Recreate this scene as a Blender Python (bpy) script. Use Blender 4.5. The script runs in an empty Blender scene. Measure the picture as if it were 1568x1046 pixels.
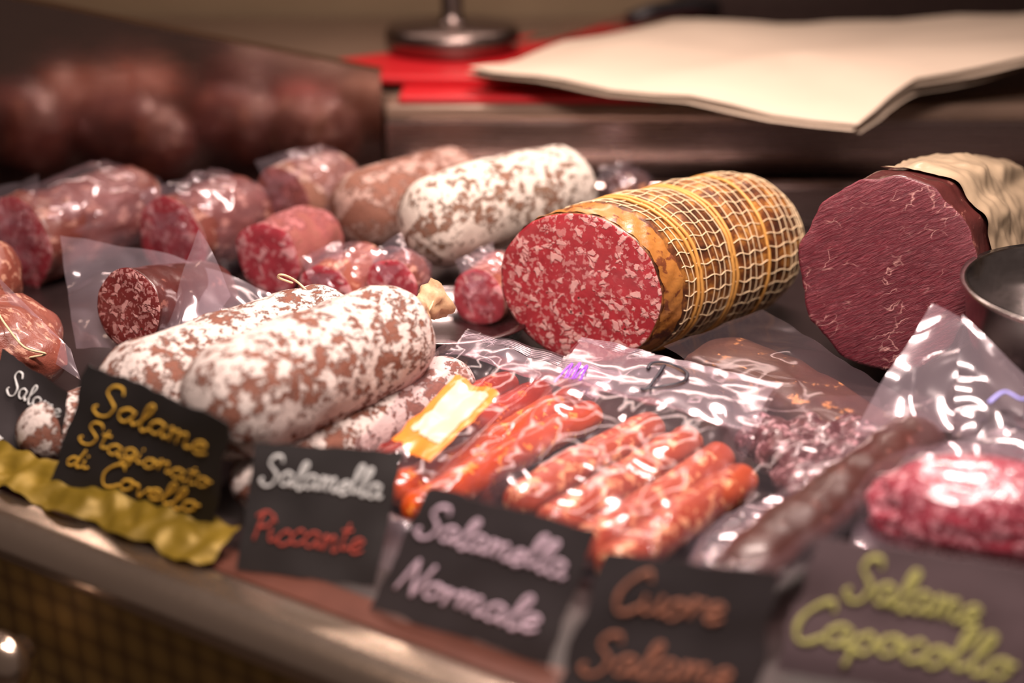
import bpy, math, random
from mathutils import Vector, noise, Matrix, Euler
random.seed(4)
V=Vector
# ------------------------------------------------------------------ materials
class NB:
    def __init__(s,name):
        s.m=bpy.data.materials.new(name); s.m.use_nodes=True
        s.t=s.m.node_tree; s.t.nodes.clear()
        s.out=s.n('ShaderNodeOutputMaterial')
    def n(s,typ,**kw):
        nd=s.t.nodes.new(typ)
        for k,v in kw.items(): setattr(nd,k,v)
        return nd
    def l(s,a,b): s.t.links.new(a,b)
    def coord(s,scale=(1,1,1),rot=(0,0,0)):
        tc=s.n('ShaderNodeTexCoord'); mp=s.n('ShaderNodeMapping')
        mp.inputs['Scale'].default_value=scale; mp.inputs['Rotation'].default_value=rot
        s.l(tc.outputs['Object'],mp.inputs['Vector']); return mp.outputs[0]
    def noise(s,vec,scale,detail=4,rough=.55,dist=0):
        nd=s.n('ShaderNodeTexNoise'); nd.inputs['Scale'].default_value=scale
        nd.inputs['Detail'].default_value=detail; nd.inputs['Roughness'].default_value=rough
        nd.inputs['Distortion'].default_value=dist
        s.l(vec,nd.inputs['Vector']); return nd
    def vor(s,vec,scale,feature='F1'):
        nd=s.n('ShaderNodeTexVoronoi',feature=feature); nd.inputs['Scale'].default_value=scale
        s.l(vec,nd.inputs['Vector']); return nd
    def ramp(s,fac,stops,interp='LINEAR'):
        r=s.n('ShaderNodeValToRGB'); cr=r.color_ramp; cr.interpolation=interp
        while len(cr.elements)<len(stops): cr.elements.new(.5)
        for e,(p,c) in zip(cr.elements,stops):
            e.position=p; e.color=(c,c,c,1) if isinstance(c,(int,float)) else (*c,1)
        s.l(fac,r.inputs[0]); return r.outputs[0]
    def mix(s,fac,a,b):
        m=s.n('ShaderNodeMix',data_type='RGBA')
        for sock,val in ((m.inputs[0],fac),(m.inputs[6],a),(m.inputs[7],b)):
            if isinstance(val,(int,float)): sock.default_value=val
            elif isinstance(val,tuple): sock.default_value=(*val,1)
            else: s.l(val,sock)
        return m.outputs[2]
    def math(s,op,a,b=0.0):
        m=s.n('ShaderNodeMath',operation=op)
        for sock,val in ((m.inputs[0],a),(m.inputs[1],b)):
            if isinstance(val,(int,float)): sock.default_value=val
            else: s.l(val,sock)
        return m.outputs[0]
    def distort(s,vec,scale,amt):
        nz=s.noise(vec,scale,3)
        sub=s.n('ShaderNodeVectorMath',operation='SUBTRACT'); s.l(nz.outputs['Color'],sub.inputs[0]); sub.inputs[1].default_value=(.5,.5,.5)
        sc=s.n('ShaderNodeVectorMath',operation='SCALE'); s.l(sub.outputs[0],sc.inputs[0]); sc.inputs['Scale'].default_value=amt
        ad=s.n('ShaderNodeVectorMath',operation='ADD'); s.l(vec,ad.inputs[0]); s.l(sc.outputs[0],ad.inputs[1]); return ad.outputs[0]
    def bsdf(s,color,rough=.5,metal=0,spec=.5,sss=0,bump=None,bstr=.3,bdist=.001,coat=0):
        b=s.n('ShaderNodeBsdfPrincipled')
        if isinstance(color,tuple): b.inputs['Base Color'].default_value=(*color,1)
        else: s.l(color,b.inputs['Base Color'])
        if isinstance(rough,(int,float)): b.inputs['Roughness'].default_value=rough
        else: s.l(rough,b.inputs['Roughness'])
        b.inputs['Metallic'].default_value=metal; b.inputs['Specular IOR Level'].default_value=spec
        b.inputs['Coat Weight'].default_value=coat; b.inputs['Coat Roughness'].default_value=.12
        if sss:
            b.inputs['Subsurface Weight'].default_value=sss; b.inputs['Subsurface Scale'].default_value=.004
            b.inputs['Subsurface Radius'].default_value=(1,.3,.2)
        if bump is not None:
            bp=s.n('ShaderNodeBump'); bp.inputs['Strength'].default_value=bstr; bp.inputs['Distance'].default_value=bdist
            s.l(bump,bp.inputs['Height']); s.l(bp.outputs[0],b.inputs['Normal'])
        s.l(b.outputs[0],s.out.inputs[0]); return s.m

def m_plain(name,c,rough=.5,metal=0,spec=.5,coat=0,nscale=60,var=.25,bstr=.1):
    k=NB(name); v=k.coord(); nz=k.noise(v,nscale,5)
    col=k.mix(nz.outputs[0],tuple(x*(1-var) for x in c),tuple(min(1,x*(1+var)) for x in c))
    return k.bsdf(col,rough,metal,spec,bump=nz.outputs[0],bstr=bstr,coat=coat)

def m_mould(name,white=(.66,.575,.53),red=(.135,.045,.030),th=.515,scale=125):
    k=NB(name); v=k.coord((.85,1,1)); d=k.distort(v,300,.004)
    n1=k.noise(d,scale,6,.70); n2=k.noise(v,26,2); n3=k.noise(v,420,3); n4=k.noise(v,60,3)
    f=k.math('ADD',n1.outputs[0],k.math('MULTIPLY',k.math('SUBTRACT',n2.outputs[0],.5),.36))
    mask=k.ramp(f,[(th-.002,0),(th+.015,.5),(th+.035,.9),(th+.07,1)])
    redc=k.mix(n3.outputs[0],red,(red[0]*1.9,red[1]*2.4,red[2]*2.4))
    redc=k.mix(k.ramp(n4.outputs[0],[(.4,0),(.6,.5)]),redc,(.24,.105,.072))
    wc=k.mix(k.noise(v,130,3).outputs[0],tuple(x*.76 for x in white),tuple(min(1,x*1.16) for x in white))
    col=k.mix(mask,wc,redc)
    h=k.math('SUBTRACT',k.math('MULTIPLY',n3.outputs[0],.5),mask)
    return k.bsdf(col,.75,spec=.25,bump=h,bstr=.85,bdist=.0016)

def m_face(name,lean=(.44,.040,.052),fat=(.84,.54,.48),scale=190,amount=.35,dark=(.20,.014,.020),rough=.36,coat=.3):
    k=NB(name); v=k.coord(); d=k.distort(k.distort(v,45,.014),160,.008)
    vo=k.vor(d,scale); sep=k.n('ShaderNodeSeparateColor'); k.l(vo.outputs['Color'],sep.inputs[0])
    ed=k.vor(d,scale,'DISTANCE_TO_EDGE')
    pick=k.ramp(sep.outputs[0],[(amount-.01,1),(amount+.01,0)])
    core=k.ramp(ed.outputs['Distance'],[(.03,0),(.16,1)])
    vs=k.vor(k.distort(v,300,.005),scale*2.4); seps=k.n('ShaderNodeSeparateColor'); k.l(vs.outputs['Color'],seps.inputs[0])
    small=k.math('MULTIPLY',k.ramp(seps.outputs[1],[(.20,1),(.22,0)]),.5)
    mask=k.math('MAXIMUM',k.math('MULTIPLY',pick,core),small)
    nz=k.noise(v,90,4); leanc=k.mix(nz.outputs[0],dark,tuple(min(1,x*1.35) for x in lean))
    fatc=k.mix(k.noise(v,200,2).outputs[0],fat,tuple(x*.8 for x in (fat[0],fat[1]*.65,fat[2]*.75)))
    col=k.mix(mask,leanc,fatc)
    spk=k.vor(v,170); sp=k.ramp(spk.outputs['Distance'],[(.12,1),(.16,0)]); sc=k.n('ShaderNodeSeparateColor'); k.l(spk.outputs['Color'],sc.inputs[0])
    spm=k.math('MULTIPLY',sp,k.ramp(sc.outputs[2],[(.12,1),(.14,0)]))
    col=k.mix(spm,col,(.05,.03,.02))
    return k.bsdf(col,rough,spec=.5,sss=.08,bump=k.math('ADD',mask,nz.outputs[0]),bstr=.5,bdist=.0013,coat=coat)

def m_plastic(name,tint=(1,.95,.97),gloss=.20,haze=.03,bump_scale=16,rough=.12,base=.03):
    k=NB(name); v=k.coord(); n1=k.noise(k.distort(v,14,.05),bump_scale,2,.5,.5)
    bp=k.n('ShaderNodeBump'); bp.inputs['Strength'].default_value=.5; bp.inputs['Distance'].default_value=.007; k.l(n1.outputs[0],bp.inputs['Height'])
    tr=k.n('ShaderNodeBsdfTransparent'); tr.inputs[0].default_value=(*tint,1)
    gl=k.n('ShaderNodeBsdfGlossy'); gl.inputs[0].default_value=(1,.94,.98,1); gl.inputs['Roughness'].default_value=rough; k.l(bp.outputs[0],gl.inputs['Normal'])
    df=k.n('ShaderNodeBsdfDiffuse'); df.inputs[0].default_value=(.80,.66,.76,1)
    lw=k.n('ShaderNodeLayerWeight'); lw.inputs[0].default_value=.35; k.l(bp.outputs[0],lw.inputs['Normal'])
    f=k.math('ADD',k.math('MULTIPLY',lw.outputs['Facing'],gloss),base)
    m1=k.n('ShaderNodeMixShader'); m1.inputs[0].default_value=haze; k.l(tr.outputs[0],m1.inputs[1]); k.l(df.outputs[0],m1.inputs[2])
    m2=k.n('ShaderNodeMixShader'); k.l(f,m2.inputs[0]); k.l(m1.outputs[0],m2.inputs[1]); k.l(gl.outputs[0],m2.inputs[2])
    k.l(m2.outputs[0],k.out.inputs[0]); return k.m

def m_netskin():
    k=NB('net_casing'); v=k.coord(); n=k.noise(v,60,5,.65); n2=k.noise(v,170,4)
    col=k.ramp(n.outputs[0],[(.38,(.035,.010,.004)),(.49,(.13,.040,.012)),(.59,(.36,.15,.03)),(.72,(.62,.36,.10))])
    col=k.mix(k.ramp(n2.outputs[0],[(.48,0),(.68,.65)]),col,(.08,.025,.010))
    return k.bsdf(col,.38,bump=n2.outputs[0],bstr=.5,coat=.35)
def m_bresaola():
    k=NB('bresaola_face'); v=k.coord((1,1,1),(math.radians(35),0,0))
    mp=k.n('ShaderNodeMapping'); mp.inputs['Scale'].default_value=(1,1,5); k.l(v,mp.inputs[0])
    fib=k.noise(mp.outputs[0],120,6,.65,.5)
    big=k.noise(v,22,3)
    col=k.ramp(fib.outputs[0],[(.3,(.11,.010,.022)),(.5,(.19,.020,.036)),(.68,(.34,.070,.09))])
    col=k.mix(k.math('MULTIPLY',big.outputs[0],.8),col,(.11,.010,.020))
    mp2=k.n('ShaderNodeMapping'); mp2.inputs['Scale'].default_value=(1,1,2.0); k.l(k.distort(v,60,.02),mp2.inputs[0])
    ve=k.vor(mp2.outputs[0],60,'DISTANCE_TO_EDGE')
    vm=k.ramp(ve.outputs['Distance'],[(0,.9),(.02,.5),(.05,0)])
    vm=k.math('MULTIPLY',vm,k.ramp(k.noise(v,55,2).outputs[0],[(.55,0),(.64,1)]))
    col=k.mix(vm,col,(.66,.34,.31))
    return k.bsdf(col,.36,spec=.5,bump=fib.outputs[0],bstr=1,bdist=.0018,coat=.2)
def m_spotted(name,base,dark,spot,th=.58,scale=110,rough=.3,coat=.5,stretch=(1,1,1),bstr=.5):
    k=NB(name); v=k.coord(stretch); n=k.noise(k.distort(v,120,.006),scale,4,.6); n2=k.noise(v,50,4)
    col=k.mix(n2.outputs[0],dark,base)
    col=k.mix(k.ramp(n.outputs[0],[(th,0),(th+.06,.9)]),col,spot)
    return k.bsdf(col,rough,bump=n.outputs[0],bstr=bstr,coat=coat,bdist=.0012)
def m_steel(name,c=(.55,.5,.48),rough=.28,stretch=(1,30,30),metal=1.0,bs=.05):
    k=NB(name); v=k.coord(stretch); n=k.noise(v,12,4)
    r=k.math('ADD',k.math('MULTIPLY',n.outputs[0],.15),rough-.07)
    return k.bsdf(c,r,metal=metal,bump=n.outputs[0],bstr=bs)
def m_perlage():
    k=NB('perlage_brass'); v=k.coord((1,1,1))
    mp=k.n('ShaderNodeVectorMath',operation='SCALE'); mp.inputs['Scale'].default_value=55; k.l(v,mp.inputs[0])
    fr=k.n('ShaderNodeVectorMath',operation='FRACTION'); k.l(mp.outputs[0],fr.inputs[0])
    sb=k.n('ShaderNodeVectorMath',operation='SUBTRACT'); k.l(fr.outputs[0],sb.inputs[0]); sb.inputs[1].default_value=(.5,.5,.5)
    ml=k.n('ShaderNodeVectorMath',operation='MULTIPLY'); k.l(sb.outputs[0],ml.inputs[0]); ml.inputs[1].default_value=(1,0,1)
    ln=k.n('ShaderNodeVectorMath',operation='LENGTH'); k.l(ml.outputs[0],ln.inputs[0])
    col=k.ramp(ln.outputs['Value'],[(0,(.50,.32,.10)),(.35,(.40,.25,.08)),(.6,(.24,.14,.05))])
    return k.bsdf(col,.45,metal=.35,bump=k.math('SINE',k.math('MULTIPLY',ln.outputs['Value'],60)),bstr=.15)

MOULD=m_mould('white_mould_casing')
MOULD2=m_mould('white_mould_casing_b',(.70,.62,.54),(.14,.070,.045),.53,125)
BROWNC=m_mould('brown_casing',(.48,.31,.26),(.17,.065,.045),.48,80)
PINKC=m_mould('pink_casing',(.44,.16,.16),(.22,.05,.05),.45,60)
FACE=m_face('cut_salami_face')
FACE_P=m_face('cut_pink_face',(.44,.055,.075),(.76,.42,.42),120,.38,(.20,.018,.028))
FACE_D=m_face('cut_dark_face',(.18,.024,.024),(.66,.40,.36),220,.36,(.07,.010,.010))
GRAN=m_face('granular_pink',(.30,.030,.05),(.70,.34,.37),230,.40,(.13,.010,.022),.25,.5)
NETSKIN=m_netskin(); STRING=m_plain('net_string',(.80,.62,.38),.6,var=.15); BAND=m_plain('yellow_binding',(.62,.32,.08),.45,var=.25,nscale=200)
BRES=m_bresaola(); CRUST=m_spotted('dark_crust',(.12,.028,.025),(.045,.012,.012),(.26,.10,.08),.62)
CHOR=m_spotted('chorizo_skin',(.58,.085,.010),(.32,.024,.005),(.88,.32,.05),.58,150,.2,.7)
CHOR_R=m_spotted('chorizo_red_skin',(.38,.026,.008),(.17,.011,.004),(.66,.15,.02),.59,150,.22,.6)
SALS=m_spotted('salamella_skin',(.44,.085,.035),(.24,.030,.016),(.78,.38,.20),.545,150,.32,.35)
DARKP=m_spotted('dry_cured_dark',(.085,.032,.020),(.024,.010,.008),(.55,.25,.09),.60,55,.36,.3)
PEPP=m_spotted('pepper_crust',(.12,.032,.038),(.012,.008,.010),(.46,.27,.29),.54,170,.35,.5,(1,1,1),.9)
DARKS=m_spotted('dark_sausage_skin',(.075,.018,.013),(.026,.009,.008),(.16,.055,.045),.62,90,.38,.25)
HAM=m_spotted('dry_ham_skin',(.34,.095,.06),(.16,.038,.026),(.62,.33,.23),.56,55,.4,.3,(1,2.5,2.5),.9)
HAMD=m_spotted('dark_dimmed_ham_skin',(.22,.060,.045),(.10,.026,.020),(.46,.24,.19),.55,60,.4,.3,(1,2,2),.9)  # darker ham; the dim light at far left is put into the colour
PLAST=m_plastic('vacuum_plastic'); PLAST2=m_plastic('vacuum_plastic_hazy',(1,.94,.97),.36,.12,14,.14,.05)
PLASTB=m_plastic('vacuum_plastic_far',(1,.93,.96),.30,.05,24,.15,.04); PLASTC=m_plastic('vacuum_plastic_clear',(1,.96,.97),.12,.02,12,.14,.02)
SLATE=m_plain('black_card',(.018,.015,.015),.62,var=.5,nscale=40)
SLATE2=m_plain('grey_card',(.032,.026,.028),.62,var=.3,nscale=40)
SLATE3=m_plain('mauve_card',(.15,.105,.115),.6,var=.2,nscale=40)
CH_Y=m_plain('chalk_yellow',(.88,.45,.05),.8,nscale=400,var=.4); CH_W=m_plain('chalk_white',(.62,.64,.63),.8,nscale=400,var=.45)
CH_P=m_plain('chalk_lilac',(.74,.57,.68),.8,nscale=400,var=.3); CH_R=m_plain('chalk_red',(.38,.06,.04),.8,nscale=400,var=.4)
CH_O=m_plain('chalk_orange',(.38,.16,.10),.8,nscale=400,var=.4); CH_G=m_plain('chalk_lime',(.56,.55,.18),.8,nscale=400,var=.3)
INK=m_plain('marker_ink',(.02,.02,.03),.4); INKP=m_plain('purple_ink',(.25,.06,.65),.4)
STEEL=m_steel('brushed_steel',(.66,.52,.48),.26,(1,30,30),1); STEELD=m_steel('dark_steel',(.52,.38,.33),.13,(3,3,20)); BOWLM=m_steel('bowl_steel',(.55,.51,.50),.22)
STANDM=m_steel('stand_metal',(.26,.20,.18),.3)
BRASS=m_steel('rail_steel',(.92,.75,.60),.20,(8,60,60),.97,.12); PERL=m_perlage()
DECK=m_plain('deck_dark',(.022,.014,.014),.3,var=.4); TRIM=m_plain('red_brown_trim',(.10,.036,.024),.35,var=.3)
FOIL=m_plain('gold_foil',(.22,.145,.012),.5,metal=.3,var=.4,bstr=.5)
RED=m_plain('red_board',(.55,.010,.016),.4,var=.12); PAPER=m_plain('greaseproof_paper',(.66,.54,.42),.7,var=.06,nscale=20)
WRAP=m_plain('waxed_wrap',(.42,.32,.21),.35,var=.25,nscale=50,coat=.4); BLACK=m_plain('black_handle',(.02,.018,.02),.4)
WALL=m_plain('beige_wall',(.46,.33,.20),.7,var=.25,nscale=6); FLOORM=m_plain('floor_tile',(.12,.09,.07),.5,nscale=5)
TOPM=m_plain('worktop_surface',(.28,.19,.14),.3,metal=.3,var=.3,nscale=8); DARKBACK=m_plain('dark_backing_paint',(.05,.030,.026),.4)
ORL=m_plain('orange_label',(.80,.22,.03),.25,nscale=60,var=.4,coat=.4); WHL=m_plain('white_label',(.66,.52,.38),.25,nscale=90,var=.25,coat=.4)

# ------------------------------------------------------------------ mesh helpers
def mk(name,verts,faces,mats,midx=None,smooth=True,M=None,parent=None):
    me=bpy.data.meshes.new(name); me.from_pydata([tuple(v) for v in verts],[],faces)
    if not isinstance(mats,(list,tuple)): mats=[mats]
    for m in mats: me.materials.append(m)
    for i,p in enumerate(me.polygons):
        p.use_smooth=smooth
        if midx: p.material_index=midx[i]
    me.update(); o=bpy.data.objects.new(name,me); bpy.context.scene.collection.objects.link(o)
    if M is not None: o.matrix_world=M
    if parent is not None:
        bpy.context.view_layer.update()
        o.parent=parent; o.matrix_parent_inverse=parent.matrix_world.inverted()
    return o
def empty(name,loc=(0,0,0)):
    o=bpy.data.objects.new(name,None); o.location=loc; o.empty_display_size=.02
    bpy.context.scene.collection.objects.link(o); bpy.context.view_layer.update(); return o
def frame(p0,p1):
    p0=V(p0);p1=V(p1); x=(p1-p0).normalized(); z=V((0,0,1)); y=z.cross(x).normalized(); z=x.cross(y)
    return Matrix(((x.x,y.x,z.x,p0.x),(x.y,y.y,z.y,p0.y),(x.z,y.z,z.z,p0.z),(0,0,0,1)))
ROUND=lambda R,e=.12:[(0,.0)]+[(e*(1-math.cos(a)),R*.985*math.sin(a)) for a in [i*math.pi/2/9 for i in range(1,10)]]+[(.5,R)]+[(1-e*(1-math.cos(a)),R*.985*math.sin(a)) for a in [i*math.pi/2/9 for i in range(9,0,-1)]]+[(1,0)]
HALF=lambda R,e=.15:[(0,R),(.3,R*1.02)]+[(1-e*(1-math.cos(a)),R*math.sin(a)) for a in [i*math.pi/2/9 for i in range(9,0,-1)]]+[(1,0)]
def linterp(prof,s):
    for (a,ra),(b,rb) in zip(prof,prof[1:]):
        if s<=b: return ra+(rb-ra)*((s-a)/max(1e-9,b-a))
    return prof[-1][1]
def meat(name,p0,p1,prof,skin,face=None,seg=56,rings=60,amp=.0012,freq=40,shear=0,bend=0,phifun=None,sq=(1,1),parent=None,seed=0):
    L=(V(p1)-V(p0)).length; M=frame(p0,p1); vs=[];fs=[];mi=[]
    ss=[p[0] for p in prof]
    for i in range(rings+1):
        s=i/rings
        if min(abs(s-q) for q in ss)>.45/rings: ss.append(s)
    ss=sorted(ss)
    def pt(s,ph,extra=0):
        r=linterp(prof,s); pf=phifun(ph) if phifun else 1
        y=math.cos(ph)*r*pf*sq[0]; z=math.sin(ph)*r*pf*sq[1]
        x=s*L
        q=V((x*freq+seed,y*freq,z*freq)); d=noise.noise(q)*amp+noise.noise(q*2.7)*amp*.4
        if r>1e-6:
            k=1+(d+extra)/r*min(1,r/.01); y*=k; z*=k
        x+=shear*y*max(0,1-s/.6)
        return V((x,y,z+bend*math.sin(math.pi*s)))
    for s in ss:
        for j in range(seg): vs.append(pt(s,2*math.pi*j/seg))
    n=len(ss)
    for i in range(n-1):
        for j in range(seg):
            k=(j+1)%seg; fs.append((i*seg+j,i*seg+k,(i+1)*seg+k,(i+1)*seg+j)[::-1]); mi.append(0)
    if face is not None:
        c=sum((vs[j] for j in range(seg)),V())/seg; prev=list(range(seg))
        for f in (.97,.9,.7,.45,.2):
            cur=[]
            for j in range(seg):
                w=c+(vs[j]-c)*f; w=w+V((-.0012*(1-f)**.5+noise.noise(w*90)*.0007 - (.0008 if f<.96 else 0),0,0)); cur.append(len(vs)); vs.append(w)
            for j in range(seg):
                k=(j+1)%seg; fs.append((prev[j],prev[k],cur[k],cur[j])); mi.append(1)
            prev=cur
        vs.append(c+V((-.002,0,0))); ci=len(vs)-1
        for j in range(seg): fs.append((prev[j],prev[(j+1)%seg],ci)); mi.append(1)
    mats=[skin,face] if face is not None else [skin]
    o=mk(name,vs,fs,mats,mi,True,M,parent); return o,pt,M,L
def tube_mesh(paths,rad,seg=6,flat=1.0,nrm=None):
    vs=[];fs=[]
    for pts in paths:
        pts=[V(p) for p in pts]; base=len(vs); n=len(pts)
        for i,p in enumerate(pts):
            t=(pts[min(i+1,n-1)]-pts[max(i-1,0)]); t=t.normalized() if t.length>1e-9 else V((1,0,0))
            up=V(nrm) if nrm is not None else V((0,0,1))
            if abs(t.dot(up))>.95: up=V((0,1,0))
            a=t.cross(up).normalized(); b=a.cross(t)
            rr=rad(i/(n-1)) if callable(rad) else rad
            for j in range(seg):
                an=2*math.pi*j/seg; vs.append(p+a*math.cos(an)*rr+b*math.sin(an)*rr*flat)
        for i in range(n-1):
            for j in range(seg):
                k=(j+1)%seg; fs.append((base+i*seg+j,base+i*seg+k,base+(i+1)*seg+k,base+(i+1)*seg+j))
        fs.append(tuple(base+j for j in range(seg))[::-1]); fs.append(tuple(base+(n-1)*seg+j for j in range(seg)))
    return vs,fs
def tube(name,paths,rad,mat,seg=6,flat=1.0,nrm=None,parent=None,M=None):
    vs,fs=tube_mesh(paths,rad,seg,flat,nrm); return mk(name,vs,fs,mat,None,True,M,parent)
def catmull(pts,n=6):
    out=[]; P=[pts[0]]+list(pts)+[pts[-1]]
    for i in range(1,len(P)-2):
        p0,p1,p2,p3=[V((*p,0)) if len(p)==2 else V(p) for p in P[i-1:i+3]]
        for k in range(n):
            t=k/n; out.append(.5*((2*p1)+(p2-p0)*t+(2*p0-5*p1+4*p2-p3)*t*t+(3*p1-p0-3*p2+p3)*t**3))
    l=P[-2]; out.append(V((*l,0)) if len(l)==2 else V(l)); return out
def sheet(name,c,mat,nu=40,nv=40,hf=None,amp=.002,freq=30,parent=None,seed=0):
    c=[V(x) for x in c]
    def P(s,t):
        p=c[0]*(1-s)*(1-t)+c[1]*s*(1-t)+c[2]*s*t+c[3]*(1-s)*t
        n=(c[1]-c[0]).cross(c[3]-c[0]).normalized()
        q=V((p.x*freq+seed,p.y*freq,p.z*freq+seed*.3))
        h=amp*(noise.noise(q)*1.2+(1-2*abs(noise.noise(q*1.6+V((7,3,1)))))*.9+noise.noise(q*4.1)*.06)
        p=p+n*h
        if hf: p=p+V((0,0,hf(s,t)))
        return p
    vs=[P(i/nu,j/nv) for j in range(nv+1) for i in range(nu+1)]
    fs=[(j*(nu+1)+i,j*(nu+1)+i+1,(j+1)*(nu+1)+i+1,(j+1)*(nu+1)+i) for j in range(nv) for i in range(nu)]
    return mk(name,vs,fs,mat,None,True,None,parent),P
def prism(name,poly,z0,z1,mat,parent=None,bev=0,smooth=False):
    n=len(poly); vs=[(x,y,z0) for x,y in poly]+[(x,y,z1) for x,y in poly]
    fs=[tuple(range(n))[::-1],tuple(range(n,2*n))]+[(i,(i+1)%n,n+(i+1)%n,n+i) for i in range(n)]
    o=mk(name,vs,fs,mat,None,smooth,None,parent)
    if bev:
        b=o.modifiers.new('b','BEVEL'); b.width=bev; b.segments=3
    return o
def lathe(name,prof,loc,mat,seg=64,parent=None,tilt=(0,0,0)):
    vs=[(r*math.cos(2*math.pi*j/seg),r*math.sin(2*math.pi*j/seg),z) for r,z in prof for j in range(seg)]
    fs=[(i*seg+j,i*seg+(j+1)%seg,(i+1)*seg+(j+1)%seg,(i+1)*seg+j) for i in range(len(prof)-1) for j in range(seg)]
    M=Matrix.Translation(loc)@Euler(tilt).to_matrix().to_4x4()
    return mk(name,vs,fs,mat,None,True,M,parent)
def bagblob(name,c,size,mat=None,amp=.12,seed=0,parent=None,rot=0,n=40):
    vs=[];fs=[]; c=V(c)
    for i in range(n+1):
        th=math.pi*i/n
        for j in range(n):
            ph=2*math.pi*j/n; d=V((math.sin(th)*math.cos(ph),math.sin(th)*math.sin(ph),math.cos(th)))
            k=1+amp*(noise.noise(d*2+V((seed,0,0)))+ .8*(1-2*abs(noise.noise(d*3.3+V((0,seed,0)))))+.3*noise.noise(d*8))
            p=V((d.x*size[0]*k,d.y*size[1]*k,d.z*size[2]*k)); p.rotate(Matrix.Rotation(rot,3,'Z')); p=p+c
            p.z=max(p.z,.002); vs.append(p)
    for i in range(n):
        for j in range(n): fs.append((i*n+j,i*n+(j+1)%n,(i+1)*n+(j+1)%n,(i+1)*n+j))
    return mk(name,vs,fs,mat or PLAST,None,True,None,parent)

# ------------------------------------------------------------------ display case
case=empty('display_case',(0,.9,-.02))
rd=V((.8455,-.534,0)); rn=V((-.534,-.8455,0)); r0=V((-.291,.714,0))
a=r0-rd*.55; b=r0+rd*.95
prism('deck',[(a.x,a.y),(b.x,b.y),(.95,1.34),(-.9,1.34)],-.03,0,DECK,case)
prof=[(-.010,-.004),(-.010,.003),(-.008,.0055),(-.004,.0062),(0,.0050),(.006,.0050),(.012,.0035),(.017,-.001),(.020,-.007),(.020,-.016),(.015,-.022)]
N=120; vs=[];fs=[]
for i in range(N+1):
    p=a+(b-a)*i/N
    for (o,z) in prof: vs.append(p+rn*o+V((0,0,z)))
k=len(prof)
for i in range(N):
    for j in range(k-1): fs.append((i*k+j,(i+1)*k+j,(i+1)*k+j+1,i*k+j+1))
mk('front_rail',vs,fs,BRASS,None,True,None,case)
def strip(name,o0,o1,z0,z1,mat):
    q=[a+rn*o0,b+rn*o0,b+rn*o1,a+rn*o1]; prism(name,[(p.x,p.y) for p in q],z0,z1,mat,case)
strip('trim_board',-.030,-.0105,.0005,.005,TRIM)
M=Matrix(((rd.x,-rn.x,0,a.x+rn.x*.012),(rd.y,-rn.y,0,a.y+rn.y*.012),(0,0,1,0),(0,0,0,1)))
L=(b-a).length
mk('front_panel',[(0,0,-.55),(L,0,-.55),(L,0,-.016),(0,0,-.016),(0,.03,-.55),(L,.03,-.55),(L,.03,-.016),(0,.03,-.016)],[(0,1,2,3),(4,7,6,5),(0,3,7,4),(1,5,6,2),(3,2,6,7),(0,4,5,1)],PERL,None,False,M,case)
kb=lathe('panel_knob',[(0,.022),(.010,.021),(.016,.016),(.018,.009),(.016,.004),(.010,.002),(.008,-.006),(0,-.006)],(0,0,0),BRASS,40)
kb.matrix_world=Matrix.Translation(V((-.268,.664,-.060))+rn*.006)@rn.to_track_quat('Z','Y').to_matrix().to_4x4()
bpy.context.view_layer.update(); kb.parent=case; kb.matrix_parent_inverse=case.matrix_world.inverted()
prism('worktop',[(-.118,1.30),(.95,1.30),(.95,1.80),(-.118,1.80)],.085,.10,TOPM,case,.004)
prism('worktop_front',[(-.118,1.302),(.95,1.302),(.95,1.33),(-.118,1.33)],.030,.086,STEEL,case,.003)
prism('case_back',[(-.118,1.335),(.95,1.335),(.95,1.36),(-.118,1.36)],-.03,.085,DECK,case)
prism('tray_back_lip',[(-.10,1.245),(.9,1.245),(.9,1.262),(-.10,1.262)],.0,.040,STEEL,case,.004)
prism('dark_backing_panel',[(.20,1.66),(1.4,1.66),(1.4,1.80),(.20,1.80)],.1005,.42,DARKBACK,case,.004)  # plain dark panel added to fill the dark band behind the paper
A0=V((-.122,1.315,0));A1=V((-.85,1.235,0)); dd=(A1-A0).normalized()
vs=[];prn=[(0,-.03),(.728,-.03),(.728,.29),(0,.128)]
for off in (0,.02):
    for (u,z) in prn: p=A0+dd*u+V((0,1,0))*off; vs.append((p.x,p.y,z))
mk('side_panel',vs,[(0,1,2,3),(4,7,6,5),(3,2,6,7),(0,3,7,4),(1,5,6,2),(0,4,5,1)],STEELD,None,False,None,case)
prism('side_worktop',[(-1.2,1.36),(-.118,1.345),(-.118,1.80),(-1.2,1.80)],.085,.10,TOPM,case)
mk('wall_back',[(-2,1.82,-.9),(2.5,1.82,-.9),(2.5,1.82,1.6),(-2,1.82,1.6)],[(0,1,2,3)],WALL,None,False)
mk('floor',[(-2,-1,-.9),(2.5,-1,-.9),(2.5,1.82,-.9),(-2,1.82,-.9)],[(0,1,2,3)],FLOORM,None,False)
prism('case_body',[(a.x,a.y),(b.x,b.y),(.95,1.34),(-.9,1.34)],-.9,-.031,DECK,case)

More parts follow.
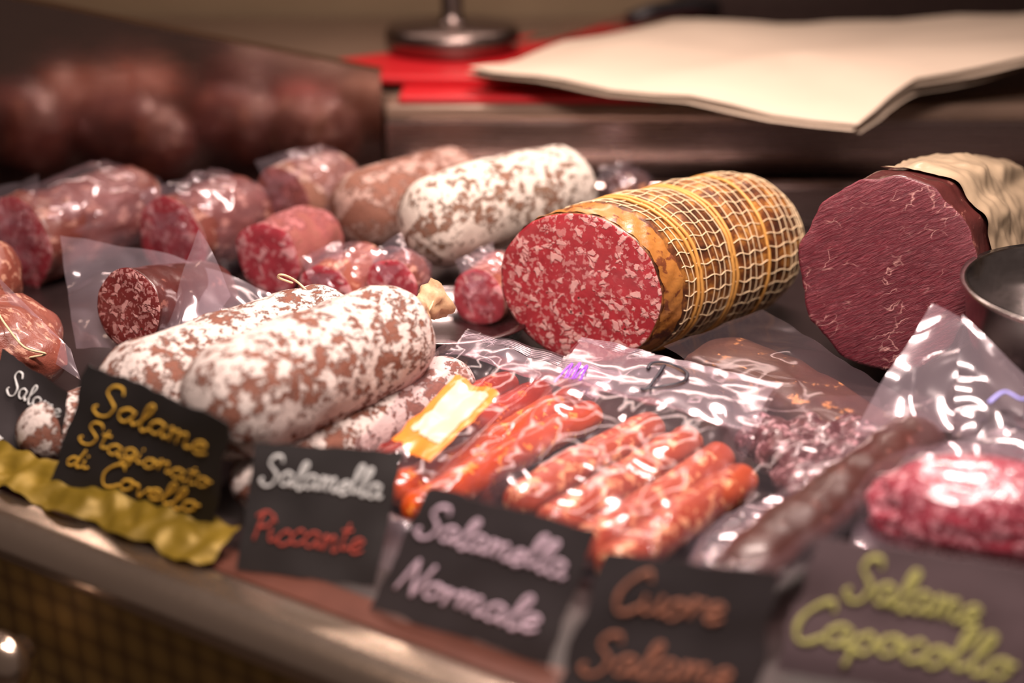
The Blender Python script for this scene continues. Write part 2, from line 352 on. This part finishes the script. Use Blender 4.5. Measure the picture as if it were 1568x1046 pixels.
def foil():
    vs=[];fs=[];n=220; K=9
    s0=V((-.40,.803,0)); s1=V((-.150,.645,0)); d=(s1-s0)
    for i in range(n+1):
        t=i/n; p=s0+d*t; sc=abs(math.sin(t*math.pi*7))
        w=.021+.003*sc+.006*noise.noise(V((t*9,0,0)))
        for jx in range(K):
            f=jx/(K-1); z=.0095+.0015*math.sin(t*38+f*2)+.005*noise.noise(V((t*26,f*3,0)))+(1-f)*.010
            q=p-rn*.014+rn*w*f*1.2; vs.append((q.x,q.y,z))
    for i in range(n):
        for j in range(K-1): fs.append((i*K+j,(i+1)*K+j,(i+1)*K+j+1,i*K+j+1))
    return mk('gold_foil_doily',vs,fs,FOIL)
foil()

# ------------------------------------------------------------------ worktop items
prism('red_cutting_board',[(-.172,1.355),(.26,1.335),(.24,1.64),(.10,1.64),(-.178,1.44)],.1085,.1165,RED,None,.003)
prism('red_cutting_board',[(-.105,1.302),(.30,1.302),(.30,1.50),(-.105,1.50)],.1005,.108,RED,None,.003)
lathe('scale_stand',[(0,0),(.066,0),(.070,.004),(.070,.020),(.066,.025),(.020,.027),(.013,.030),(.011,.038),(.011,.34),(0,.34)],(-.062,1.49,.117),STANDM)
pst=empty('paper_stack',(.2,1.4,.125))
poly=[(-.038,1.308),(.09,1.258),(.2885,1.170),(.325,1.222),(.361,1.265),(.41,1.285),(.47,1.30),(.60,1.34),(.62,1.55),(.537,1.53),(.35,1.56),(.178,1.57),(.055,1.455)]
def paper(i,z):
    rs=random.Random(i); off=V((rs.uniform(-.007,.007),rs.uniform(-.007,.007),0)); rot=rs.uniform(-.02,.02)
    c=V((.25,1.39,0)); P=[V((x,y,0)) for x,y in poly]; n=len(P); ring=[]
    for k in range(n):
        for t in range(6): ring.append(P[k]+(P[(k+1)%n]-P[k])*t/6)
    vs=[];fs=[];m=len(ring); fr=[1,.97,.85,.6,.3]
    def zz(w):
        droop=-(1.30-w.y)*.16 if w.y<1.30 else 0
        return z+droop+.009*noise.noise(V((w.x*12,w.y*12,i*.06)))+.018*max(0,w.x-.30)/.3
    for f in fr:
        for p in ring:
            w=(p-c)*f; w.rotate(Matrix.Rotation(rot,3,'Z')); w=w+c+off; vs.append((w.x,w.y,zz(w)))
    for r in range(len(fr)-1):
        for j in range(m): fs.append((r*m+j,r*m+(j+1)%m,(r+1)*m+(j+1)%m,(r+1)*m+j))
    w=c+off; vs.append((w.x,w.y,zz(w))); ci=len(vs)-1
    for j in range(m): fs.append(((len(fr)-1)*m+j,(len(fr)-1)*m+(j+1)%m,ci))
    mk('sheet_%d'%i,vs,fs,PAPER,None,True,None,pst)
for i in range(8): paper(i,.1205+i*.0020)
kn=empty('kitchen_knife',(.15,1.6,.15))
tube('handle',[[(.13,1.60,.130),(.16,1.62,.135),(.20,1.64,.137),(.235,1.65,.135)]],lambda t:.010+.003*math.sin(t*3.1),BLACK,12,.8,None,kn)
prism('blade',[(.13,1.59),(.135,1.61),(.06,1.55),(.0,1.42),(.04,1.45)],.1335,.135,STEEL,kn)

# ------------------------------------------------------------------ netted salami
net=empty('netted_salami',(.12,.97,.0))
p0=(.046,.915,.059);p1=(.205,1.045,.060)
R=.0550
prof=[(0,R*.97),(.04,R*1.0),(.12,R*1.03),(.2,R*.985),(.3,R*1.03),(.42,R*.985),(.52,R*1.02),(.64,R*.975),(.74,R*.99),(.84,R*.88),(.92,R*.68),(.97,R*.42),(1,0)]
o,pt,M,L=meat('body',p0,p1,prof,NETSKIN,FACE,72,80,.0012,45,-.48,parent=net)
rings=[];longs=[];bands=[]
def ring(s,wob,ex): return [M@pt(min(.985,max(.02,s+wob*math.sin(j*2*math.pi/14+s*40))),2*math.pi*j/96,ex) for j in range(97)]
for k in range(22): rings.append(ring(.13+k*.0395,.0022,.0006))
for k in range(36):
    ph=2*math.pi*k/36
    longs.append([M@pt(.11+.87*i/70,ph+.018*math.sin(i*.9+k)+.12*(i/70),.0006) for i in range(71)])
tube('net_strings',rings+longs,.00038,STRING,5,parent=net)
for s in (.20,.42,.64): bands.append(ring(s,.001,.0012))
bands.append(ring(.222,.003,.0010)); bands.append(ring(.44,.003,.0010))
tube('binding',bands,.0013,BAND,6,parent=net)
vs=[];fs=[]
for i in range(9):
    for j in range(96):
        vs.append(M@pt(.008+i*.011+.010*noise.noise(V((j*.25,i*.1,0)))*(i==8),2*math.pi*j/96,.0006+.0006*math.sin(j*1.7+i)))
for i in range(8):
    for j in range(96): fs.append((i*96+j,i*96+(j+1)%96,(i+1)*96+(j+1)%96,(i+1)*96+j))
SK=m_spotted('golden_casing_edge',(.48,.22,.05),(.30,.10,.02),(.14,.035,.016),.54,110,.35,.4)
mk('casing_edge',vs,fs,SK,None,True,None,net)

# ------------------------------------------------------------------ bresaola
br=empty('bresaola_joint',(.3,.93,0))
def pf(ph):
    d=math.degrees(ph)%360
    return 1+.13*math.cos(math.radians(d-262))+.075*math.cos(2*math.radians(d-80))+.03*math.sin(3*ph+.4)+.012*math.sin(7*ph+1)+.008*math.sin(13*ph)
o,pt,M,L=meat('meat',(.245,.882,.090),(.350,1.035,.068),[(0,.0590),(.05,.0605),(.5,.059),(.8,.052),(.95,.03),(1,0)],CRUST,BRES,100,60,.0034,45,-.25,phifun=pf,sq=(.99,1.02),parent=br,seed=3)
vs=[];fs=[];na=110;nb=60
for i in range(nb+1):
    for j in range(na+1):
        u=i/nb; ph=math.radians(66+170*j/na)
        e=.03*noise.noise(V((j*.06,3,1)))
        s=.14+e+.05*max(0,1-j/na*2)+u*.94
        cr=(1-abs(noise.noise(V((u*1.2,j*.06,5))))*2.0)*.0040+(1-2*abs(noise.noise(V((u*3,j*.09+u*3,9)))))*.0016
        p=pt(min(.74,s),ph,.0014+max(0,cr)*min(1,.25+u*2)+.003*u)
        if s>.74:
            q_=1-(s-.74)*.4; p.x+=(s-.74)*L; p.y*=q_; p.z*=q_
        vs.append(M@p)
for i in range(nb):
    for j in range(na): fs.append((i*(na+1)+j,i*(na+1)+j+1,(i+1)*(na+1)+j+1,(i+1)*(na+1)+j))
mk('wrapping_paper',vs,fs,WRAP,None,True,None,br)

# ------------------------------------------------------------------ white salamis
meat('mould_salami',(-.080,1.042,.060),(.060,1.160,.064),ROUND(.0365,.15),MOULD2,None,amp=.0018,bend=.004,seed=1)
meat('brown_salami',(-.138,1.100,.052),(-.035,1.205,.055),ROUND(.035,.18),BROWNC,None,amp=.002,seed=2)
fs1=empty('mould_salami',(-.11,.77,.03))
meat('body',(-.170,.694,.064),(-.062,.840,.062),ROUND(.035,.17),MOULD,None,72,80,amp=.0022,freq=45,seed=5,parent=fs1)
meat('knot',(-.072,.830,.066),(-.048,.860,.073),[(0,.006),(.2,.0125),(.45,.0125),(.6,.0065),(.75,.009),(1,.0125)],m_plain('casing_knot',(.50,.32,.18),.6,nscale=150,var=.5,bstr=.6),None,28,28,.0045,140,parent=fs1)
tube('string',[[V((-.057+.0075*math.cos(t*.5),.849+.0065*math.sin(t*.5),.070+.008*math.sin(t*.5+1))) for t in range(14)]],.0008,STRING,5,parent=fs1)
fs2=empty('mould_salami',(-.17,.83,.02))
meat('body',(-.236,.750,.045),(-.108,.886,.045),ROUND(.034,.15),MOULD,None,72,80,amp=.0022,freq=45,seed=9,parent=fs2)
tube('string',[catmull([(-.142,.868,.080),(-.150,.862,.086),(-.146,.856,.090),(-.138,.864,.082),(-.128,.858,.074)])],.0008,STRING,5,parent=fs2)
meat('mould_salami',(-.150,.690,.022),(-.030,.850,.022),ROUND(.0205,.12),MOULD,None,amp=.0014,seed=12)
meat('mould_salami',(-.288,.752,.022),(-.225,.835,.02),ROUND(.019,.18),MOULD,None,amp=.0014,seed=14)

# ------------------------------------------------------------------ sausage packs
def pack(name,lines,R,skins,corners,dome,plast=PLAST,seed=0):
    e=empty(name,(corners[0][0]*.5+corners[2][0]*.5,corners[0][1]*.5+corners[2][1]*.5,0))
    for i,(p,q) in enumerate(lines):
        meat('sausage_%d'%(i+1),p,q,ROUND(R,.07),skins[i%len(skins)],None,28,46,.0014,60,bend=.0025*math.sin(i*2+1),parent=e,seed=i*3+seed)
    s,P=sheet('plastic_top',corners,plast,80,80,dome,.0018,28,e,seed)
    return e,P
def patch(name,P,s0,s1,t0,t1,mat,parent,off=.001,n=16,wob=0):
    vs=[P(s0+(s1-s0)*i/n+wob*noise.noise(V((j*.4,i//n*9,3))),t0+(t1-t0)*j/n+wob*noise.noise(V((i*.4,j//n*9,7))))+V((0,0,off)) for j in range(n+1) for i in range(n+1)]
    fs=[(j*(n+1)+i,j*(n+1)+i+1,(j+1)*(n+1)+i+1,(j+1)*(n+1)+i) for j in range(n) for i in range(n)]
    mk(name,vs,fs,mat,None,True,None,parent)
def seal(P,e,t0):
    vs=[];fs=[];n=90;m=16
    for j in range(m+1):
        for i in range(n+1):
            p=P(i/n,t0+.045*j/m); vs.append(p+V((0,0,.0006+.0005*math.sin(j*math.pi/2))))
    for j in range(m):
        for i in range(n): fs.append((j*(n+1)+i,j*(n+1)+i+1,(j+1)*(n+1)+i+1,(j+1)*(n+1)+i))
    mk('seal_band',vs,fs,PLAST2,None,True,None,e)
def dome1(s,t):
    a=max(0,min(1,(t-.18)/.1))*max(0,min(1,(1-t)/.06)); b=max(0,min(1,s/.1))*max(0,min(1,(1-s)/.1))
    return a*b*(.021+.002*abs(math.sin(s*4*math.pi)))
c1=[(-.03,.892,.040),(.072,.822,.038),(-.037,.653,.006),(-.103,.738,.006)]
e1,P1=pack('chorizo_pack',[((.002,.858,.0145),(-.090,.752,.0135)),((.024,.846,.0140),(-.081,.727,.0135)),((.042,.834,.0145),(-.069,.703,.0135)),((.054,.812,.0145),(-.058,.680,.0135))],.0108,[CHOR_R,CHOR_R,CHOR,CHOR],c1,dome1,seed=1)
patch('label_orange',P1,.34,.66,.46,.86,ORL,e1,.0004,16,.02); patch('label_white',P1,.39,.62,.49,.78,WHL,e1,.0010,16,.02)
seal(P1,e1,.02)
patch('film_end',P1,.02,.98,.07,.20,PLAST2,e1,.0006,24)
def dome2(s,t):
    a=max(0,min(1,(t-.28)/.12))*max(0,min(1,(1-t)/.06)); b=max(0,min(1,s/.08))*max(0,min(1,(1-s)/.08))
    return a*b*(.022+.002*abs(math.sin(s*4*math.pi)))+.005*math.sin(t*9)*(t<.35)
c2=[(.046,.862,.046),(.166,.795,.042),(.072,.592,.006),(-.024,.690,.006)]
e2,P2=pack('salamella_pack',[((.090,.790,.0155),(-.001,.686,.0145)),((.110,.772,.0155),(.016,.660,.0145)),((.126,.750,.0155),(.031,.638,.0145)),((.134,.722,.0155),(.046,.616,.0145))],.0115,[SALS],c2,dome2,seed=4)
seal(P2,e2,.01)
patch('film_end',P2,.02,.98,.06,.28,PLAST2,e2,.0008,24)
def ink(P,pts,s0,s1,t0,t1,mat,parent,r=.0009):
    path=[P(s0+(s1-s0)*p.x,t0+(t1-t0)*(1-p.y))+V((0,0,.0026)) for p in catmull(pts,8)]
    tube('marker_writing',[path],r,mat,6,.5,None,parent)
ink(P2,[(.35,.9),(.30,.1),(.15,.0),(.45,.1),(.9,.4),(.95,.8),(.5,1.05),(.1,.85),(.05,.6)],.40,.60,.08,.24,INK,e2,.0012)
ink(P2,[(0,0),(.3,.9),(.35,.2),(.6,1),(.65,.1),(.9,1),(1,.2)],.02,.14,.20,.32,INKP,e2,.0008)

# ------------------------------------------------------------------ dark cured piece, pepper slices etc.
dk=empty('dark_cured_meat',(.18,.82,0))
def slab(name,outline,zc,th,mat,parent,tiltx=0,tilty=0):
    c=sum((V((*p,0)) for p in outline),V())/len(outline); ring=catmull(outline+[outline[0]],6)[:-1]; m=len(ring); vs=[];fs=[]
    lv=[(.0,th),(.25,th),(.5,th*1.02),(.8,th*.92),(.94,th*.65),(1,0),(.94,-th*.6),(.8,-th),(0,-th)]
    for f,z in lv:
        for p in ring:
            w=c+(p-c)*f; w.z=zc+z+tiltx*(w.x-c.x)+tilty*(w.y-c.y)+.004*noise.noise(V((w.x*45,w.y*45,z*50))); vs.append(w)
    for r in range(len(lv)-1):
        for j in range(m): fs.append((r*m+j,(r+1)*m+j,(r+1)*m+(j+1)%m,r*m+(j+1)%m))
    return mk(name,vs,fs,mat,None,True,None,parent)
slab('meat',[(.112,.868),(.140,.898),(.175,.885),(.205,.830),(.236,.775),(.218,.728),(.190,.752),(.155,.812)],.021,.011,DARKP,dk,-.03,.02)
sheet('plastic_wrap',[(.100,.870,.036),(.175,.930,.040),(.255,.765,.030),(.190,.715,.026)],PLASTC,50,50,lambda s,t:.005*math.sin(math.pi*s)*math.sin(math.pi*t),.002,22,dk,7)
pp=empty('peppered_sausage_pack',(.16,.73,0))
for i,(p,q) in enumerate([((.142,.776,.020),(.160,.746,.020)),((.150,.749,.022),(.170,.716,.020)),((.168,.774,.020),(.190,.739,.022)),((.154,.720,.018),(.170,.688,.018)),((.176,.742,.024),(.196,.710,.022)),((.192,.766,.022),(.212,.734,.022)),((.172,.710,.020),(.188,.682,.020))]):
    meat('piece_%d'%i,p,q,ROUND(.0155,.3),PEPP,None,32,40,.0045,90,parent=pp,seed=i*5,sq=(1,.9))
sheet('plastic_wrap',[(.135,.80,.034),(.222,.785,.038),(.205,.665,.028),(.125,.660,.012)],PLASTC,50,50,lambda s,t:.014*math.sin(math.pi*s)*math.sin(math.pi*t),.0022,22,pp,3)
sheet('plastic_corner',[(.105,.680,.012),(.150,.700,.020),(.135,.640,.012),(.080,.610,.006)],PLAST2,30,30,None,.003,34,pp,13)
ds=empty('dark_sausage',(.17,.67,0))
meat('meat',(.240,.736,.040),(.104,.597,.020),ROUND(.0150,.1),DARKS,None,40,60,.0025,50,sq=(1.15,.75),parent=ds,seed=8,bend=.004)
sheet('plastic_wrap',[(.228,.758,.054),(.262,.718,.050),(.125,.580,.028),(.090,.607,.028)],PLASTC,50,30,lambda s,t:.003*math.sin(math.pi*s),.0016,24,ds,9)
pk=empty('minced_salami_pack',(.23,.63,0))
bagblob('meat',(.245,.640,.034),(.062,.032,.030),GRAN,.06,2,pk,-.25,60)
bagblob('plastic_wrap',(.245,.640,.036),(.067,.037,.034),PLAST,.05,5,pk,-.25,60)
sheet('plastic_collar',[(.165,.605,.010),(.185,.680,.036),(.265,.700,.060),(.30,.66,.055)],PLAST2,40,40,None,.003,26,pk,15)
cp=empty('loose_plastic_bag',(.25,.74,0))
sheet('fold_1',[(.195,.735,.040),(.250,.795,.096),(.262,.775,.096),(.245,.715,.045)],PLAST2,40,40,None,.004,20,cp,21)
sheet('fold_2',[(.245,.715,.045),(.262,.775,.096),(.315,.715,.050),(.290,.690,.050)],PLAST2,40,40,None,.004,20,cp,22)
tube('purple_mark',[catmull([(.262,.712,.066),(.272,.718,.070),(.280,.712,.068),(.290,.720,.068)])],.0015,m_plain('blue_ink',(.30,.30,.75),.4),6,.5,None,cp)
lb=empty('loose_plastic_bag',(-.06,.65,0))
sheet('fold_1',[(-.095,.685,.012),(-.040,.655,.022),(-.035,.625,.012),(-.085,.640,.006)],PLAST2,30,30,lambda s,t:.016*math.sin(math.pi*s)*math.sin(math.pi*t),.003,34,lb,41)

bp_=[(0,.0),(.035,.0),(.055,.012),(.072,.036),(.082,.066),(.0855,.092),(.089,.094),(.089,.0965),(.084,.0955),(.0795,.068),(.069,.037),(.052,.015),(.033,.003),(0,.003)]
lathe('steel_bowl',bp_,(.362,.805,.003),BOWLM,80)
lathe('steel_dish',[(0,.0),(.042,0),(.052,.010),(.056,.022),(.060,.024),(.060,.026),(.054,.025),(.050,.012),(.041,.003),(0,.003)],(-.045,.955,.001),m_steel('dish_dark',(.20,.17,.17),.25),64)

# ------------------------------------------------------------------ left packs
lp=empty('small_salami_pack',(-.25,.94,0))
meat('salami',(-.258,.895,.052),(-.215,.98,.03),HALF(.027),CRUST,FACE_D,48,40,.0012,60,parent=lp,seed=4)
sheet('bag_back',[(-.325,.975,.080),(-.13,.93,.030),(-.15,.86,.015),(-.30,.905,.020)],PLAST2,50,40,lambda s,t:.012*math.sin(math.pi*s),.004,22,lp,31)
sheet('flap_front',[(-.345,.895,.078),(-.290,.865,.035),(-.280,.845,.022),(-.315,.865,.035)],PLAST2,30,30,None,.003,22,lp,32)
sheet('flap_side',[(-.215,.93,.098),(-.190,.90,.060),(-.222,.865,.028),(-.236,.880,.030)],PLAST2,30,30,lambda s,t:.006*math.sin(math.pi*s),.003,22,lp,33)
meat('cured_ham',(-.42,.925,.036),(-.292,.860,.026),[(0,0),(.1,.028),(.35,.042),(.6,.040),(.8,.028),(.93,.014),(1,0)],HAM,None,56,60,.010,26,seed=6,sq=(1,.85))
meat('cured_ham',(-.47,1.00,.05),(-.36,.955,.045),ROUND(.038,.3),HAM,None,56,60,.009,26,seed=16,sq=(1,.85))
tube('butcher_string',[catmull([(-.335,.865,.062),(-.325,.850,.058),(-.312,.842,.046),(-.300,.845,.040),(-.315,.85,.035)])],.0008,STRING,5)

# ------------------------------------------------------------------ back packs
def bp(name,p,q,R,skin,face,bag,seed,amp=.003):
    e=empty(name,((p[0]+q[0])/2,(p[1]+q[1])/2,0))
    meat('meat',p,q,HALF(R) if face else ROUND(R,.25),skin,face,44,36,amp,45,parent=e,seed=seed)
    if bag:
        c=((p[0]+q[0])/2,(p[1]+q[1])/2,(p[2]+q[2])/2); l=(V(p)-V(q)).length/2
        bagblob('plastic_wrap',c,(l*1.12,R*1.18,R*1.16),PLASTB,.12,seed,e,math.atan2(q[1]-p[1],q[0]-p[0]),40)
        d=(V(q)-V(p)).normalized(); side=V((-d.y,d.x,0)); m=V(p)+V((0,0,R*.9))
        sheet('bag_tail',[m+side*R*.9+V((0,0,.006)),m+d*.03+side*.2*R+V((0,0,.014)),m-side*R*.8+V((0,0,.004)),m-d*.012-V((0,0,R*.5))],PLASTB,20,20,None,.003,30,e,seed)
    return e
bp('vacuum_packed_salami',(-.272,1.085,.038),(-.222,1.17,.038),.035,HAMD,FACE_P,True,1)
bp('cut_salami',(-.187,1.035,.040),(-.155,1.10,.036),.029,PINKC,FACE_P,False,2)
bp('vacuum_packed_salami',(-.195,1.165,.044),(-.150,1.23,.044),.033,BROWNC,PINKC,True,3)
bp('vacuum_packed_salami',(-.138,.990,.026),(-.108,1.05,.026),.024,HAM,FACE_P,True,5)
bp('vacuum_packed_salami',(-.088,.985,.036),(-.078,1.015,.036),.020,HAMD,FACE_P,True,6)
bp('vacuum_packed_salami',(-.025,.990,.026),(.000,1.035,.026),.022,HAM,FACE_P,True,7)
bp('packed_meat_stand_in',(-.395,1.09,.036),(-.315,1.20,.036),.037,HAMD,FACE_P,True,8,.005)  # solid meat added in place of a reflection in the side panel
bp('packed_meat_stand_in',(-.50,1.05,.040),(-.44,1.14,.040),.040,HAMD,FACE_P,True,10,.005)  # second lump standing in for meats mirrored in the steel
bp('packed_meat_stand_in',(.085,1.20,.045),(.12,1.225,.04),.016,DARKP,None,True,11)

# ------------------------------------------------------------------ handwriting
G={'a':([[(.9,.9),(.5,1),(.1,.6),(.2,.1),(.6,0),(.9,.5),(.95,.95),(.9,.3),(1.1,0),(1.3,.2)]],1.25),
'l':([[(0,.3),(.5,1.4),(.6,2),(.35,2.1),(.2,1.5),(.25,.3),(.5,0),(.8,.3)]],.75),
'm':([[(0,.8),(.15,1),(.2,0),(.25,.7),(.5,1),(.6,.6),(.6,0),(.65,.7),(.95,1),(1.05,.6),(1.05,.1),(1.25,0),(1.4,.2)]],1.6),
'e':([[(0,.3),(.5,.5),(.8,.8),(.5,1),(.15,.7),(.15,.2),(.5,0),(.95,.25)]],.92),
'S':([[(1.15,1.8),(.9,2.25),(.35,2.2),(.15,1.65),(.6,1.2),(1.0,.75),(.85,.05),(.3,-.15),(-.15,.2),(.0,.5)]],1.35),
't':([[(.3,1.8),(.25,.4),(.4,0),(.75,.2)],[(-.05,1.25),(.65,1.35)]],.75),
'g':([[(.85,.9),(.45,1),(.1,.6),(.3,.1),(.7,.2),(.85,.9),(.85,-.4),(.6,-.95),(.2,-.8),(.4,-.3),(1.1,.2)]],1.08),
'i':([[(.1,.9),(.15,.2),(.35,0),(.6,.2)],[(.15,1.35),(.2,1.45)]],.58),
'o':([[(.6,1),(.2,.8),(.15,.2),(.5,0),(.85,.4),(.75,.9),(.5,1),(.7,.8),(1.1,.85)]],1.05),
'n':([[(0,.8),(.15,1),(.2,0),(.25,.6),(.6,1),(.75,.6),(.75,.1),(.95,0),(1.1,.2)]],1.05),
'd':([[(.8,.9),(.4,1),(.1,.5),(.3,0),(.7,.3),(.95,2.1),(.85,.4),(1,0),(1.25,.2)]],1.2),
'C':([[(1.2,1.7),(.85,2.2),(.2,1.6),(0,.8),(.3,0),(.8,-.05),(1.3,.4)]],1.3),
'v':([[(0,.9),(.15,.9),(.4,0),(.75,.9),(1,.85)]],.9),
'N':([[(0,0),(.2,2),(.3,1.9),(.9,.1),(1,.1),(1.2,2.1)]],1.4),
'r':([[(0,.8),(.2,1),(.2,0),(.25,.6),(.5,.95),(.75,.85)]],.75),
'P':([[(.3,0),(.3,2)],[(-.1,1.7),(.5,2.1),(1.1,1.7),(.8,1.1),(.35,1)]],1.1),
'c':([[(.8,.8),(.5,1),(.1,.6),(.2,.1),(.55,0),(.95,.3)]],.88),
'u':([[(0,.9),(.1,.2),(.4,0),(.75,.4),(.8,.95),(.8,.2),(1,0),(1.15,.2)]],1.1),
'p':([[(.1,.9),(.1,-.9)],[(.1,.6),(.5,1),(.85,.6),(.6,0),(.15,.15)]],1.0),
' ':([],.7)}
def textpaths(txt,x,y,w,h):
    adv=sum(G[c][1] for c in txt); k=w/adv; out=[]; cx=x
    for i,c in enumerate(txt):
        kk=1.15 if c=='m' else 1
        for st in G[c][0]:
            out.append([(cx+p.x*k*kk+p.y*k*.18,y+p.y*h+.012*math.sin(i*2.3)) for p in catmull(st,6)])
        cx+=G[c][1]*k
    return out
def sign(name,TL,TR,BR,BL,lines,mat,curl=.004,seed=0,rough=1.0):
    c=[V(BL),V(BR),V(TR),V(TL)]; n=(c[1]-c[0]).cross(c[3]-c[0]).normalized(); cen=sum(c,V())/4
    if n.dot(V((0,0,.39))-cen)<0: n=-n
    def P(s,t,off=0):
        p=c[0]*(1-s)*(1-t)+c[1]*s*(1-t)+c[2]*s*t+c[3]*(1-s)*t
        return p+n*(off+curl*(4*(s-.5)**2-.5)*.5+.0015*noise.noise(V((s*3+seed,t*3,0))))
    N=30; vs=[];fs=[]
    def ed(i,j):
        s=i/N;t=j/N
        ds_=rough*(.03*noise.noise(V((t*4,seed,1)))+.010*noise.noise(V((t*14,seed,1)))); dt=rough*(.03*noise.noise(V((s*4,seed,9)))+.012*noise.noise(V((s*14,seed,9))))
        return s+ds_*(1 if s>.5 else -1)*abs(2*s-1),t+dt*(abs(2*t-1))
    for off in (0,-.0012):
        for j in range(N+1):
            for i in range(N+1): s,t=ed(i,j); vs.append(P(s,t,off))
    K=(N+1)**2
    for j in range(N):
        for i in range(N):
            q=(j*(N+1)+i,j*(N+1)+i+1,(j+1)*(N+1)+i+1,(j+1)*(N+1)+i); fs.append(q); fs.append(tuple(K+x for x in q[::-1]))
    bd=[i for i in range(N+1)]+[(j*(N+1)+N) for j in range(1,N+1)]+[N*(N+1)+i for i in range(N-1,-1,-1)]+[j*(N+1) for j in range(N-1,0,-1)]
    for x,y in zip(bd,bd[1:]+bd[:1]): fs.append((x,K+x,K+y,y))
    o=mk(name,vs,fs,mat,None,False)
    for li,(txt,x,y,w,h,slope,m,rr) in enumerate(lines):
        paths=[[P(px,py+slope*(px-x),.0006) for px,py in st] for st in textpaths(txt,x,y,w,h)]
        tube('lettering_%d'%li,paths,lambda t,rr=rr:rr*(.75+.35*math.sin(t*9)**2),m,6,.5,n,o)
    return o
sign('chalk_price_sign',(-.235,.729,.082),(-.1425,.651,.082),(-.159,.665,.014),(-.2617,.7195,.014),
 [('Salame',.14,.66,.74,.115,-.02,CH_Y,.0008),('Stagionato',.10,.39,.84,.085,-.05,CH_Y,.0007),('di',.05,.17,.14,.075,0,CH_Y,.0007),('Covello',.29,.10,.60,.10,-.03,CH_Y,.0008)],SLATE,.004,1)
sign('chalk_price_sign',(-.132,.6625,.066),(-.0557,.652,.066),(-.0695,.620,.006),(-.142,.637,.006),
 [('Salamella',.08,.68,.84,.10,-.04,CH_W,.0009),('Piccante',.06,.24,.80,.11,-.02,CH_R,.0008)],SLATE,.003,2)
sign('chalk_price_sign',(-.0402,.613,.066),(.0388,.572,.066),(.0170,.5525,.006),(-.0698,.5995,.006),
 [('Salamella',.06,.64,.86,.11,-.03,CH_P,.0010),('Normale',.08,.20,.80,.12,-.03,CH_P,.0010)],SLATE2,.003,3)
sign('chalk_price_sign',(.0414,.552,.066),(.1155,.534,.066),(.106,.516,.006),(.0184,.529,.006),
 [('Cuore',.14,.62,.6,.13,-.03,CH_O,.0010),('Salame',.10,.18,.75,.12,0,CH_O,.0010)],SLATE2,.003,4)
sign('chalk_price_sign',(.1383,.565,.066),(.234,.536,.066),(.224,.516,.006),(.121,.549,.006),
 [('Salame',.20,.60,.55,.14,-.1,CH_G,.0012),('Capocollo',.02,.25,.9,.14,-.05,CH_G,.0013)],SLATE3,.003,5)
sign('chalk_price_sign',(-.3187,.8236,.052),(-.2583,.757,.052),(-.268,.752,.012),(-.322,.765,.012),
 [('Salame',.22,.62,.72,.12,-.05,CH_W,.0007),('di',.45,.28,.2,.1,0,CH_W,.0007),('o',.2,.05,.1,.1,0,CH_W,.0007)],SLATE2,.003,6)

# ------------------------------------------------------------------ lights
def area(name,loc,target,sx,sy,power,col,spread=180):
    l=bpy.data.lights.new(name,'AREA'); l.shape='RECTANGLE'; l.size=sx; l.size_y=sy; l.energy=power; l.color=col; l.spread=math.radians(spread)
    o=bpy.data.objects.new(name,l); bpy.context.scene.collection.objects.link(o); o.location=loc
    o.rotation_euler=(V(target)-V(loc)).to_track_quat('-Z','Y').to_euler(); return o
area('case_lamp_front',(.05,.50,.85),(0.06,.88,0),.6,.05,5.0,(1,.80,.73),100)
area('case_lamp_back',(.15,1.05,.90),(.05,.95,0),.5,.05,4.0,(1,.78,.70),100)
area('rail_glint_light',(-.1,1.72,.85),(0,.6,0),1.3,.07,2.4,(1,.76,.66),140)  # added light, placed so the front rail catches a bright streak
area('shop_lamp',(-1.0,.1,1.5),(0,.9,0),.3,.3,1.4,(1,.72,.54))
w=bpy.data.worlds.new('w'); bpy.context.scene.world=w; w.use_nodes=True
w.node_tree.nodes['Background'].inputs[0].default_value=(1,.72,.62,1); w.node_tree.nodes['Background'].inputs[1].default_value=.065

# ------------------------------------------------------------------ camera
cd=bpy.data.cameras.new('cam'); cam=bpy.data.objects.new('cam',cd); bpy.context.scene.collection.objects.link(cam)
cam.location=(0,0,.39); cam.rotation_euler=(math.radians(68),0,0); cd.sensor_width=36; cd.lens=50; cd.clip_start=.02
cd.dof.use_dof=True; cd.dof.focus_distance=.925; cd.dof.aperture_fstop=2.4
bpy.context.scene.camera=cam
bpy.context.scene.view_settings.view_transform='Standard'
